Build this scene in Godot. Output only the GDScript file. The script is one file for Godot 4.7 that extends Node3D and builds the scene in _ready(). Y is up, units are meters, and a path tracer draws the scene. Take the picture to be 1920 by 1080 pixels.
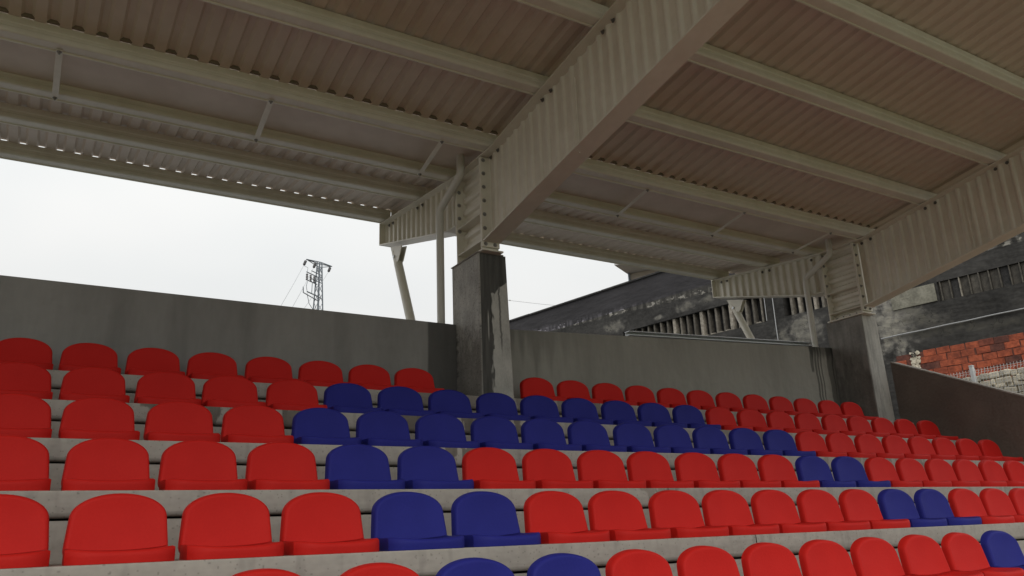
extends Node3D

const D := 0.799          # tread depth
const H := 0.362          # riser
const WALL_Z := -4.78
const BAY := 6.65
const FX := 4.41          # centre line of the first steel frame
const X_LEFT := -7.5
const X_END := 11.5

var M := {}
var used := {}
var rng := RandomNumberGenerator.new()

# ------------------------------------------------------------------ naming helpers
func numbered(called: String) -> String:
	if not used.has(called):
		used[called] = 0
		return called
	used[called] += 1
	return "%s_%03d" % [called, used[called]]

func tag(o: Node3D, label: String, category := "", group := "", kind := "") -> Node3D:
	if label != "": o.set_meta("label", label)
	if category != "": o.set_meta("category", category)
	if group != "": o.set_meta("group", group)
	if kind != "": o.set_meta("kind", kind)
	return o

func thing(called: String, label: String, category: String, at := Vector3.ZERO, group := "", kind := "") -> Node3D:
	var o := Node3D.new()
	o.name = numbered(called)
	add_child(o)
	o.position = at
	return tag(o, label, category, group, kind)

func part(called: String, mesh: Mesh, mat: Material, parent: Node, at := Vector3.ZERO) -> MeshInstance3D:
	var o := MeshInstance3D.new()
	o.mesh = mesh
	o.material_override = mat
	o.position = at
	if parent == self:
		o.name = numbered(called)
	else:
		var n := called
		var k := 0
		while parent.has_node(NodePath(n)):
			k += 1
			n = "%s_%03d" % [called, k]
		o.name = n
	parent.add_child(o, true)
	return o

# ------------------------------------------------------------------ shape helpers
func mb() -> SurfaceTool:
	var st := SurfaceTool.new()
	st.begin(Mesh.PRIMITIVE_TRIANGLES)
	st.set_smooth_group(-1)
	return st

func done(st: SurfaceTool) -> ArrayMesh:
	st.generate_normals()
	return st.commit()

func tri(st: SurfaceTool, a: Vector3, b: Vector3, c: Vector3) -> void:
	st.add_vertex(a); st.add_vertex(b); st.add_vertex(c)

func quad(st: SurfaceTool, a: Vector3, b: Vector3, c: Vector3, d: Vector3) -> void:
	tri(st, a, b, c)
	tri(st, a, c, d)

func uvquad(st: SurfaceTool, p: Array, uv: Array) -> void:
	for i in [0, 1, 2, 0, 2, 3]:
		st.set_uv(uv[i])
		st.add_vertex(p[i])

# chamfered box, centre and size, optional transform
func bx(st: SurfaceTool, c: Vector3, s: Vector3, ch := 0.0, xf := Transform3D.IDENTITY) -> void:
	var h := s * 0.5
	st.set_smooth_group(-1)
	ch = minf(ch, minf(h.x, minf(h.y, h.z)) * 0.6)
	var P := func(sx: float, sy: float, sz: float, ax: int) -> Vector3:
		var v := Vector3(sx * (h.x - (0.0 if ax == 0 else ch)), sy * (h.y - (0.0 if ax == 1 else ch)), sz * (h.z - (0.0 if ax == 2 else ch)))
		return xf * (c + v)
	for sg in [-1.0, 1.0]:
		var f0 := [P.call(sg, -1, -1, 0), P.call(sg, 1, -1, 0), P.call(sg, 1, 1, 0), P.call(sg, -1, 1, 0)]
		var f1 := [P.call(-1, sg, -1, 1), P.call(-1, sg, 1, 1), P.call(1, sg, 1, 1), P.call(1, sg, -1, 1)]
		var f2 := [P.call(-1, -1, sg, 2), P.call(1, -1, sg, 2), P.call(1, 1, sg, 2), P.call(-1, 1, sg, 2)]
		for f in [f0, f1, f2]:
			if sg > 0: quad(st, f[3], f[2], f[1], f[0])
			else: quad(st, f[0], f[1], f[2], f[3])
	if ch <= 0.0: return
	for a in [-1.0, 1.0]:
		for b in [-1.0, 1.0]:
			var s2: bool = a * b > 0
			var e := [[P.call(a, b, -1, 0), P.call(a, b, 1, 0), P.call(a, b, 1, 1), P.call(a, b, -1, 1)],
				[P.call(-1, a, b, 1), P.call(1, a, b, 1), P.call(1, a, b, 2), P.call(-1, a, b, 2)],
				[P.call(b, -1, a, 2), P.call(b, 1, a, 2), P.call(b, 1, a, 0), P.call(b, -1, a, 0)]]
			for f in e:
				if s2: quad(st, f[3], f[2], f[1], f[0])
				else: quad(st, f[0], f[1], f[2], f[3])
			for cz in [-1.0, 1.0]:
				var t := [P.call(a, b, cz, 0), P.call(a, b, cz, 1), P.call(a, b, cz, 2)]
				if a * b * cz > 0: tri(st, t[0], t[2], t[1])
				else: tri(st, t[0], t[1], t[2])

func tube(st: SurfaceTool, pts: Array, r: float, n := 14, r_end := -1.0) -> void:
	if r_end < 0: r_end = r
	st.set_smooth_group(1)
	var rings := []
	var up := Vector3.UP
	for i in pts.size():
		var d: Vector3
		if i == 0: d = (pts[1] - pts[0]).normalized()
		elif i == pts.size() - 1: d = (pts[i] - pts[i - 1]).normalized()
		else: d = ((pts[i] - pts[i - 1]).normalized() + (pts[i + 1] - pts[i]).normalized()).normalized()
		if i == 0:
			up = Vector3.UP if absf(d.y) < 0.9 else Vector3.RIGHT
		var x := up.cross(d).normalized()
		up = d.cross(x).normalized()
		var ring := []
		var rr := lerpf(r, r_end, float(i) / (pts.size() - 1))
		for k in n:
			var a := TAU * k / n
			ring.append(pts[i] + (x * cos(a) + up * sin(a)) * rr)
		rings.append(ring)
	for i in rings.size() - 1:
		for k in n:
			var k2 := (k + 1) % n
			quad(st, rings[i][k], rings[i + 1][k], rings[i + 1][k2], rings[i][k2])
	st.set_smooth_group(-1)
	for k in n:
		var k2 := (k + 1) % n
		tri(st, pts[0], rings[0][k], rings[0][k2])
		tri(st, pts[-1], rings[-1][k2], rings[-1][k])

# polygon in (z, y) swept along x from x0 to x1
func sweep_x(st: SurfaceTool, poly: Array, x0: float, x1: float, smooth := false, caps := true) -> void:
	var n := poly.size()
	st.set_smooth_group(1 if smooth else -1)
	for i in n:
		var a: Vector2 = poly[i]
		var b: Vector2 = poly[(i + 1) % n]
		quad(st, Vector3(x0, a.y, a.x), Vector3(x1, a.y, a.x), Vector3(x1, b.y, b.x), Vector3(x0, b.y, b.x))
	if not caps: return
	st.set_smooth_group(-1)
	var pv := PackedVector2Array(poly)
	var idx := Geometry2D.triangulate_polygon(pv)
	for k in range(0, idx.size(), 3):
		var t := [pv[idx[k]], pv[idx[k + 1]], pv[idx[k + 2]]]
		tri(st, Vector3(x0, t[0].y, t[0].x), Vector3(x0, t[1].y, t[1].x), Vector3(x0, t[2].y, t[2].x))
		tri(st, Vector3(x1, t[0].y, t[0].x), Vector3(x1, t[2].y, t[2].x), Vector3(x1, t[1].y, t[1].x))

# sloping plate lying between two (z, y) points, from x0 to x1, thickness t downwards
func plate_line(st: SurfaceTool, x0: float, x1: float, a: Vector2, b: Vector2, t: float) -> void:
	var poly := [a, b, b - Vector2(0, t), a - Vector2(0, t)]
	sweep_x(st, poly, x0, x1)

func hex_bolt(st: SurfaceTool, at: Vector3, dir: Vector3, r := 0.016, h := 0.014) -> void:
	tube(st, [at, at + dir * 0.004], r * 1.5, 12)
	tube(st, [at, at + dir * h], r, 6)
	tube(st, [at + dir * h, at + dir * (h + 0.012)], r * 0.55, 8)

# ------------------------------------------------------------------ texture helpers
func noise(seed_: int, freq: float, oct := 4) -> FastNoiseLite:
	var n := FastNoiseLite.new()
	n.seed = seed_
	n.noise_type = FastNoiseLite.TYPE_SIMPLEX_SMOOTH
	n.frequency = freq
	n.fractal_type = FastNoiseLite.FRACTAL_FBM
	n.fractal_octaves = oct
	return n

func lin(r: float, g: float, b: float) -> Color:
	return Color(r, g, b).linear_to_srgb()

func tex(img: Image) -> ImageTexture:
	img.generate_mipmaps()
	return ImageTexture.create_from_image(img)

func speckle_image(size: int, lo: Color, hi: Color, f1: float, f2: float, seed_: int, spots := 0.0) -> Image:
	var a := noise(seed_, f1, 4).get_seamless_image(size, size, false, false, 0.2)
	var b := noise(seed_ + 7, f2, 2).get_seamless_image(size, size, false, false, 0.2)
	a.convert(Image.FORMAT_L8)
	b.convert(Image.FORMAT_L8)
	var img := Image.create(size, size, false, Image.FORMAT_RGB8)
	for y in size:
		for x in size:
			var t := a.get_pixel(x, y).r * 0.62 + b.get_pixel(x, y).r * 0.38
			var c := lo.lerp(hi, clampf((t - 0.28) * 2.2, 0, 1))
			if spots > 0 and b.get_pixel(x, y).r < spots: c = c * 0.62
			img.set_pixel(x, y, c)
	return img

func bump(size: int, freq: float, seed_: int, strength: float) -> ImageTexture:
	var im := noise(seed_, freq, 4).get_seamless_image(size, size, false, false, 0.2)
	im.convert(Image.FORMAT_L8)
	im.bump_map_to_normal_map(strength)
	return tex(im)

func mat(rough: float, albedo := Color.WHITE, t: Texture2D = null, tri_scale := 0.0, n: Texture2D = null, nscale := 0.5) -> StandardMaterial3D:
	var m := StandardMaterial3D.new()
	m.albedo_color = albedo
	m.roughness = rough
	if t: m.albedo_texture = t
	if n:
		m.normal_enabled = true
		m.normal_texture = n
		m.normal_scale = nscale
	if tri_scale > 0:
		m.uv1_triplanar = true
		m.uv1_world_triplanar = true
		m.uv1_scale = Vector3.ONE * tri_scale
	return m

func streak(v: float, lo: float, hi: float) -> float:
	return smoothstep(lo, hi, v)

func make_materials() -> void:
	var grain := bump(512, 0.05, 11, 3.0)
	M.grain = grain
	M.steel = mat(0.42, Color.WHITE, tex(speckle_image(256, lin(0.68, 0.64, 0.54), lin(0.76, 0.72, 0.62), 0.012, 0.06, 21)), 0.5)
	M.sheet = mat(0.5, Color.WHITE, tex(speckle_image(256, lin(0.59, 0.50, 0.41), lin(0.66, 0.565, 0.47), 0.01, 0.05, 22)), 0.35)
	M.bolt = mat(0.5, lin(0.26, 0.25, 0.23))
	M.purlin_bolt = mat(0.5, lin(0.13, 0.12, 0.105))
	M.zinc = mat(0.38, lin(0.55, 0.56, 0.57))
	M.zinc.metallic = 0.6
	M.pipe_pvc = mat(0.4, lin(0.62, 0.60, 0.54))
	var pl := bump(256, 0.16, 33, 1.2)
	M.red = mat(0.62, Color.WHITE, tex(speckle_image(256, lin(0.53, 0.0135, 0.010), lin(0.57, 0.016, 0.0115), 0.008, 0.2, 31)), 1.2, pl, 0.15)
	M.blue = mat(0.62, Color.WHITE, tex(speckle_image(256, lin(0.018, 0.021, 0.20), lin(0.021, 0.024, 0.225), 0.008, 0.2, 32)), 1.2, pl, 0.15)
	M.red.metallic_specular = 0.3
	M.blue.metallic_specular = 0.3
	M.concrete = mat(0.85, Color.WHITE, tex(speckle_image(512, lin(0.27, 0.25, 0.22), lin(0.42, 0.39, 0.35), 0.008, 0.07, 41, 0.16)), 0.8, grain, 0.5)
	M.earth = mat(0.95, Color.WHITE, tex(speckle_image(256, lin(0.10, 0.064, 0.035), lin(0.15, 0.098, 0.055), 0.02, 0.2, 47)), 0.4)
	M.yard = mat(0.8, Color.WHITE, tex(speckle_image(256, lin(0.17, 0.18, 0.19), lin(0.23, 0.24, 0.25), 0.02, 0.2, 48)), 0.4)
	M.wallback = mat(0.85, Color.WHITE, tex(speckle_image(512, lin(0.17, 0.165, 0.155), lin(0.25, 0.24, 0.225), 0.008, 0.07, 42)), 0.6, grain, 0.5)
	M.end_wall = mat(0.85, Color.WHITE, tex(speckle_image(512, lin(0.145, 0.118, 0.10), lin(0.185, 0.152, 0.13), 0.006, 0.09, 43)), 0.5, grain, 0.5)
	M.turf = mat(0.95, Color.WHITE, tex(speckle_image(512, lin(0.05, 0.09, 0.025), lin(0.09, 0.14, 0.04), 0.02, 0.2, 44)), 0.3)
	M.paving = mat(0.9, Color.WHITE, tex(speckle_image(512, lin(0.15, 0.115, 0.08), lin(0.21, 0.165, 0.12), 0.02, 0.1, 45)), 0.5)
	M.char = mat(0.9, Color.WHITE, tex(speckle_image(256, lin(0.018, 0.018, 0.019), lin(0.05, 0.048, 0.046), 0.02, 0.1, 46)), 0.7, grain, 0.6)
	M.slat = []
	for i in 4:
		var k: float = [0.07, 0.11, 0.18, 0.33][i]
		M.slat.append(mat(0.85, Color.WHITE, tex(speckle_image(128, lin(k * 0.55, k * 0.5, k * 0.42), lin(k * 1.25, k * 1.14, k * 0.95), 0.04, 0.15, 50 + i)), 1.5))
	M.brick = []
	for i in 5:
		var c: Array = [[0.44, 0.105, 0.05], [0.39, 0.095, 0.046], [0.27, 0.075, 0.045], [0.15, 0.055, 0.04], [0.06, 0.04, 0.035]][i]
		M.brick.append(mat(0.9, Color.WHITE, tex(speckle_image(128, lin(c[0] * 0.5, c[1] * 0.5, c[2] * 0.55), lin(c[0] * 1.2, c[1] * 1.2, c[2] * 1.15), 0.03, 0.12, 60 + i)), 0.9, grain, 0.5))
	M.stone = []
	for i in 4:
		var k: float = [0.55, 0.62, 0.70, 0.46][i]
		M.stone.append(mat(0.95, Color.WHITE, tex(speckle_image(128, lin(k * 0.8, k * 0.72, k * 0.56), lin(k * 1.1, k * 1.02, k * 0.84), 0.04, 0.15, 70 + i)), 2.0, grain, 0.8))
	M.block = mat(0.9, Color.WHITE, tex(speckle_image(128, lin(0.15, 0.145, 0.115), lin(0.30, 0.29, 0.235), 0.02, 0.1, 90)), 1.2, grain, 0.5)
	M.conduit = mat(0.6, lin(0.36, 0.37, 0.38))
	M.rib_shade = mat(0.95, lin(0.21, 0.175, 0.13))  # dark tone standing in for the shade under the sheet ribs
	M.white_paint = mat(0.5, lin(0.72, 0.74, 0.75))
	M.house = mat(0.9, Color.WHITE, tex(speckle_image(128, lin(0.40, 0.36, 0.30), lin(0.47, 0.43, 0.36), 0.03, 0.15, 80)), 0.3)
	M.soffit = mat(0.8, lin(0.5, 0.5, 0.49))
	M.pylon = mat(0.6, lin(0.16, 0.19, 0.22))
	M.ceramic = mat(0.4, lin(0.06, 0.06, 0.065))
	M.wire = mat(0.6, lin(0.25, 0.26, 0.27))

# stained precast concrete of the terrace: one strip per tier, u along the stand
const TU0 := -0.9
const TULEN := 12.4
func terrace_texture() -> ImageTexture:
	var W := 2048
	var S := 64
	var img := Image.create(W, S * 8, false, Image.FORMAT_RGB8)
	var n1 := noise(101, 0.006, 4)
	var n2 := noise(102, 0.09, 3)
	var n3 := noise(103, 0.02, 4)
	var n4 := noise(104, 0.25, 2)
	for k in 8:
		# wet patches: x from, x to, strength (tier index k is row k - 2)
		var wet := []
		match k - 2:
			5: wet = [[3.2, 5.75, 0.55]]
			4: wet = [[0.88, 2.12, 0.95], [2.72, 4.15, 0.95], [5.5, 5.8, 0.6], [6.6, 7.6, 0.5]]
			3: wet = [[2.72, 3.28, 0.95], [7.3, 9.2, 0.45]]
			2: wet = [[4.2, 4.5, 0.5], [9.0, 9.6, 0.3]]
		for y in S:
			for x in W:
				var X := TU0 + TULEN * x / W
				var t := 0.5 + 0.5 * n1.get_noise_2d(x, y + 300 * k)
				var g := n2.get_noise_2d(x, y + 77 * k)
				var v := 0.37 + 0.10 * (t - 0.5) + 0.035 * g
				# drip marks run down the face
				var dr := n3.get_noise_2d(x * 2.2, y * 0.25 + 500 * k)
				v -= 0.05 * smoothstep(0.18, 0.5, dr)
				# pitted air holes
				if n4.get_noise_2d(x, y + 900 * k) > 0.62: v *= 0.62
				var wetness := 0.0
				# darker along the lower lip, slightly lighter along the upper arris
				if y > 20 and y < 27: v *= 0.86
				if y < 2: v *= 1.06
				for w in wet:
					var e := 0.10 * n3.get_noise_2d(x * 1.3 + 50, y * 1.6 + 210 * k)
					var m := smoothstep(w[0] - 0.015, w[0] + 0.015, X + e) * (1.0 - smoothstep(w[1] - 0.015, w[1] + 0.015, X + e))
					# dry islands and run marks inside the patch, and tongues that reach the riser
					var hole := smoothstep(0.16, 0.24, n3.get_noise_2d(x * 1.9 + 900, y * 0.7 + 41 * k))
					if y >= 27: hole = 1.0 - smoothstep(0.2, 0.26, n3.get_noise_2d(x * 3.4 + 70, (y - 27) * 0.5 + 410.0) - (y - 27) * 0.012)
					var f := m * float(w[2]) * (1.0 - hole)
					v = lerpf(v, v * 0.42, f)
					wetness = maxf(wetness, f)
				img.set_pixel(x, k * S + y, lin(v, v * lerpf(0.925, 0.86, wetness), v * lerpf(0.82, 0.72, wetness)))
	return tex(img)

# smooth rendered back wall; x in metres along the stand, y in metres up from the top tread
func wall_texture(x0: float, x1: float, right: bool) -> ImageTexture:
	var W := 1024
	var Hh := 160
	var img := Image.create(W, Hh, false, Image.FORMAT_RGB8)
	var n1 := noise(201, 0.7, 4)
	var n2 := noise(202, 14.0, 3)
	var n3 := noise(203, 3.0, 3)
	for y in Hh:
		var Y := 1.4 * (1.0 - float(y) / Hh)
		for x in W:
			var X := lerpf(x0, x1, float(x) / W)
			var v := 0.285 + 0.06 * n1.get_noise_2d(X, Y * 1.3) + 0.016 * n2.get_noise_2d(X, Y)
			v -= 0.016 * smoothstep(0.0, 0.6, n3.get_noise_2d(X * 0.8, Y * 0.45))
			if right:
				v *= 1.12
				# water marks under the coping next to the first pier, and the drips by the second
				var edge := 0.2 + 0.12 * n3.get_noise_2d(X * 1.6, 4.0) - 0.10 * (X - 4.66)
				v *= lerpf(1.0, 0.55, smoothstep(edge + 0.05, edge - 0.05, 1.06 - Y) * smoothstep(6.6, 4.7, X))
				v *= lerpf(1.0, 0.86, smoothstep(0.0, 0.6, n1.get_noise_2d(X * 1.6 + 7, Y * 1.1)))
				var dx := X + 0.03 * n2.get_noise_2d(2.0, Y * 0.5)
				for d in [[10.42, 0.07, 0.13], [10.50, 0.032, 0.46], [10.56, 0.024, 0.74], [10.625, 0.02, 0.40], [10.84, 0.10, 0.34], [10.92, 0.045, 1.5]]:
					var top := 1.27
					var f: float = clampf((top - Y) / float(d[2]), 0.0, 1.5)
					var wd: float = float(d[1]) * (1.0 - 0.55 * f)
					if f < 1.0: v *= lerpf(0.4, 1.0, smoothstep(wd * 0.7, wd, absf(dx - float(d[0]))))
				v *= lerpf(1.0, 0.45, smoothstep(1.2, 1.235, Y + 0.03 * n2.get_noise_2d(X, 0.0)) * smoothstep(10.35, 10.4, X))
			else:
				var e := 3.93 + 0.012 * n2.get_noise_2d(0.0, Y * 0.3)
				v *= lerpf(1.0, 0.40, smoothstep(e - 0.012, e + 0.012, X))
				v *= lerpf(1.0, 0.9, smoothstep(0.1, 0.4, n3.get_noise_2d(X * 0.6 + 3, Y * 0.2)))
			img.set_pixel(x, y, lin(v, v * 0.97, v * (0.86 if right else 0.92)))
	return tex(img)

# atlas: left half is the side face, right half the front face
func pier_texture(which: int) -> ImageTexture:
	var W := 512
	var Hh := 512
	var img := Image.create(W, Hh, false, Image.FORMAT_RGB8)
	var n1 := noise(301 + which * 10, 2.2, 4)
	var n2 := noise(302 + which * 10, 16.0, 3)
	var n3 := noise(303 + which * 10, 5.0, 3)
	for y in Hh:
		var Y := 1.0 - float(y) / Hh
		for x in W:
			var front := x >= W / 2
			var u := float(x % (W / 2)) / (W / 2)
			var v := 0.25 + 0.07 * n1.get_noise_2d(u * 0.6 + (9.0 if front else 0.0), Y * 1.6) + 0.03 * n2.get_noise_2d(u, Y * 2.0)
			if which == 0:
				if front:
					# dark water stain from the top, with a lighter dry tongue low on the right
					var n := 0.10 * n3.get_noise_2d(u * 1.1, Y * 1.5)
					var b := 0.44 + n
					if Y < 0.34: b = 0.40 + n - 0.1 * (0.34 - Y)
					if Y > 0.72: b += (Y - 0.72) * 6.0
					var wetm := (1.0 - smoothstep(b - 0.04, b + 0.04, u + 0.05 * n3.get_noise_2d(u * 3.0, Y * 0.7))) * (0.96 + 0.08 * n3.get_noise_2d(u * 1.2, Y * 0.5))
					var st2 := smoothstep(0.045, 0.015, absf(u - 0.70 - 0.03 * n3.get_noise_2d(3.0, Y * 3.0))) * smoothstep(0.28, 0.42, Y)
					var tongue := smoothstep(0.035, 0.01, absf(u - 0.27)) * smoothstep(0.12, 0.05, absf(Y - 0.5))
					v = v * 1.8
					v = lerpf(v, 0.062 + 0.035 * n1.get_noise_2d(u * 2, Y), maxf(wetm * (1.0 - tongue * 0.7), st2 * 0.75))
				else:
					# trowelled render, damp towards the foot
					v *= 1.55 + 0.3 * n3.get_noise_2d(u * 1.1, Y * 0.8)
					var damp := smoothstep(0.62, 0.30, Y + 0.22 * n3.get_noise_2d(u * 1.5 + 2, Y * 2.0))
					v = lerpf(v, v * 0.66, damp)
					if n2.get_noise_2d(u * 1.2 + 5, Y * 3.0) > 0.42: v *= 0.6
					v = lerpf(v, 0.06, smoothstep(0.2, 0.05, u + 0.1 * n3.get_noise_2d(1.0, Y * 3.0)) * smoothstep(0.58, 0.5, Y))
			else:
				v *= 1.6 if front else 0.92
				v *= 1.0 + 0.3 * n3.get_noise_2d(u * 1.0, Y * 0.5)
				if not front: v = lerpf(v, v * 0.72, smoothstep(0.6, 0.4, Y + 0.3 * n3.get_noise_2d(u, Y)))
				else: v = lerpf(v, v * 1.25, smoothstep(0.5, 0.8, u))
			v = clampf(v, 0.03, 0.5)
			img.set_pixel(x, y, lin(v, v * 0.965, v * 0.89))
	return tex(img)

# burnt facade: s metres along the wall, y metres up
const FS0 := -1.6
const FSL := 16.4
const FY0 := 1.8
const FYL := 5.2
func facade_texture() -> ImageTexture:
	var W := 2048
	var Hh := 640
	var img := Image.create(W, Hh, false, Image.FORMAT_RGB8)
	var n1 := noise(401, 0.9, 5)
	var n2 := noise(402, 9.0, 3)
	var n3 := noise(403, 3.2, 4)
	var blots := [[9.7, 5.80, 0.42, 0.17, 0.17], [7.35, 5.80, 0.4, 0.13, 0.16], [6.65, 5.84, 0.25, 0.12, 0.14], [8.2, 5.72, 0.2, 0.07, 0.20],
		[4.25, 4.55, 0.5, 0.42, 0.20], [4.8, 4.3, 0.25, 0.5, 0.15], [3.3, 4.5, 0.35, 0.45, 0.17], [2.35, 4.25, 0.5, 0.75, 0.30], [2.6, 4.9, 0.6, 0.45, 0.27], [2.0, 4.45, 0.35, 0.4, 0.17], [1.7, 4.2, 0.5, 0.2, 0.10], [1.5, 3.95, 0.9, 0.14, 0.08], [0.5, 3.85, 0.8, 0.10, 0.07]]
	for y in Hh:
		var Y := FY0 + FYL * (1.0 - float(y) / Hh)
		for x in W:
			var s := FS0 + FSL * x / W
			var v := 0.036 + 0.026 * n1.get_noise_2d(s, Y) + 0.014 * n2.get_noise_2d(s, Y)
			var warm := 0.0
			# soot thins in cloudy blots
			for b in blots:
				var dd := Vector2((s - b[0]) / b[2], (Y - b[1]) / b[3]).length() + 0.55 * n3.get_noise_2d(s * 1.3, Y * 1.3)
				if dd < 1.2:
					var m := smoothstep(1.1, 0.35, dd) * (0.75 + 0.5 * n2.get_noise_2d(s * 0.6, Y * 0.6))
					v = lerpf(v, float(b[4]), clampf(m, 0, 1))
					warm = maxf(warm, m)
			# broken ledge with chipped render
			var ly := 5.87 + 0.04 * (s - 2.2) if s > 1.8 else 5.32
			var dy := Y - ly - 0.03 * n3.get_noise_2d(s, 1.0)
			if dy < 0.16 and dy > -0.06:
				var c := n2.get_noise_2d(s * 0.55, Y * 0.9 + 3.0)
				var env := smoothstep(0.16, 0.02, dy)
				v = lerpf(v, 0.12, env * 0.75 * smoothstep(-0.25, 0.4, n3.get_noise_2d(s * 2.0, Y * 0.3)))
				warm = maxf(warm, env * 0.5)
				if dy < 0.06 and c > 0.20: v = lerpf(v, 0.26, smoothstep(0.2, 0.3, c) * smoothstep(-0.05, 0.2, n3.get_noise_2d(s * 0.4, 9.0) + 0.15))
			if Y > ly + 0.16 and s > 1.8: v = 0.036 + 0.012 * n1.get_noise_2d(s * 0.6, Y) + 0.003 * n2.get_noise_2d(s, Y)
			# hairline cracks
			var cr := absf(n3.get_noise_2d(s * 0.5 + 40, Y * 0.7))
			if cr < 0.012 and warm > 0.2: v *= 0.35
			v = clampf(v, 0.008, 0.5)
			img.set_pixel(x, y, lin(v, v * lerpf(0.96, 0.95, warm), v * (1.06 if (Y > 6.2 and s > 5.0) else lerpf(0.90, 0.80, warm))))
	return tex(img)

# ------------------------------------------------------------------ seats
func backrest_mesh() -> ArrayMesh:
	var st := mb()
	var out: Array[Vector2] = []
	for c in [[-0.168, 0.012], [-0.190, 0.016], [-0.206, 0.027], [-0.216, 0.042], [-0.220, 0.058]]: out.append(Vector2(c[0], c[1]))
	for i in 4: out.append(Vector2(lerpf(-0.2195, -0.2085, i / 3.0), lerpf(0.08, 0.2, i / 3.0)))
	for i in range(1, 24):
		var a := PI * i / 24.0
		var cx := cos(a)
		out.append(Vector2(-0.2075 * signf(cx) * pow(absf(cx), 0.96), 0.205 + 0.110 * pow(sin(a), 1.0)))
	for i in 4: out.append(Vector2(lerpf(0.2085, 0.2195, i / 3.0), lerpf(0.2, 0.08, i / 3.0)))
	for c in [[0.220, 0.058], [0.216, 0.042], [0.206, 0.027], [0.190, 0.016], [0.168, 0.012]]: out.append(Vector2(c[0], c[1]))
	var c := Vector2(0, 0.15)
	var lean := func(p: Vector2, z: float) -> Vector3:
		return Vector3(p.x, p.y, -0.268 - 0.19 * p.y + z)
	# [scale, inset in metres, z, smooth group]
	var spec := [[0.35, 0.0, -0.012], [0.7, 0.0, -0.008], [1.0, 0.020, -0.001], [1.0, 0.009, 0.0], [1.0, 0.0, -0.009], [1.0, -0.003, -0.03], [1.0, -0.005, -0.054], [1.0, 0.006, -0.056], [0.6, 0.0, -0.022]]
	var rings := []
	for s in spec:
		var ring := []
		for p in out:
			var d := (p - c)
			ring.append(lean.call(c + d * float(s[0]) - d.normalized() * float(s[1]), float(s[2])))
		rings.append(ring)
	var n := out.size()
	st.set_smooth_group(1)
	var c0: Vector3 = lean.call(c, -0.013)
	var c1: Vector3 = lean.call(c, -0.022)
	for k in n:
		var k2 := (k + 1) % n
		tri(st, c0, rings[0][k], rings[0][k2])
		tri(st, c1, rings[-1][k2], rings[-1][k])
	for i in rings.size() - 1:
		st.set_smooth_group(1 if i < 6 else 2)
		for k in n:
			var k2 := (k + 1) % n
			quad(st, rings[i][k], rings[i + 1][k], rings[i + 1][k2], rings[i][k2])
	return done(st)

func pan_mesh() -> ArrayMesh:
	var st := mb()
	st.set_smooth_group(1)
	var nx := 28
	var cols := []
	for i in nx + 1:
		var f := 2.0 * i / nx - 1.0
		var x := 0.224 * signf(f) * pow(absf(f), 0.85)
		var e := absf(x) / 0.224
		var h := 0.054 + 0.016 * pow(e, 2.4)
		if e > 0.97: h -= 0.006
		var zf := -0.004 - 0.075 * pow(e, 5.0)
		var xs := 1.0
		cols.append([Vector3(x, 0.0, zf - 0.004), Vector3(x, 0.03, zf), Vector3(x, h - 0.012, zf - 0.002), Vector3(x, h - 0.003, zf - 0.009), Vector3(x * xs, h, zf - 0.022),
			Vector3(x, h - 0.006 * (1 - e * e), minf(-0.08, zf - 0.028)), Vector3(x, h - 0.012 * (1 - e * e), -0.16), Vector3(x, h - 0.014 * (1 - e * e), -0.24), Vector3(x * 0.985, h + 0.004, -0.292), Vector3(x * 0.98, 0.0, -0.30)])
	for i in nx:
		for j in cols[0].size() - 1:
			quad(st, cols[i][j], cols[i][j + 1], cols[i + 1][j + 1], cols[i + 1][j])
	st.set_smooth_group(3)
	for e in [0, nx]:
		var col: Array = cols[e]
		for j in range(1, col.size() - 2):
			var a: Vector3 = col[j]
			var b: Vector3 = col[j + 1]
			var a0 := Vector3(a.x, 0, a.z)
			var b0 := Vector3(b.x, 0, b.z)
			if e == 0: quad(st, a0, b0, b, a)
			else: quad(st, a, b, b0, a0)
	return done(st)

const ORD := ["first", "second", "third", "fourth", "fifth", "sixth", "seventh", "eighth", "ninth", "tenth", "eleventh", "twelfth", "thirteenth", "fourteenth", "fifteenth", "sixteenth", "seventeenth", "eighteenth", "nineteenth", "twentieth", "twenty-first", "twenty-second", "twenty-third"]
const ROWS := ["the bottom row", "the fifth row from the top", "the fourth row from the top", "the third row from the top", "the second row from the top", "the top row against the wall"]

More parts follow.
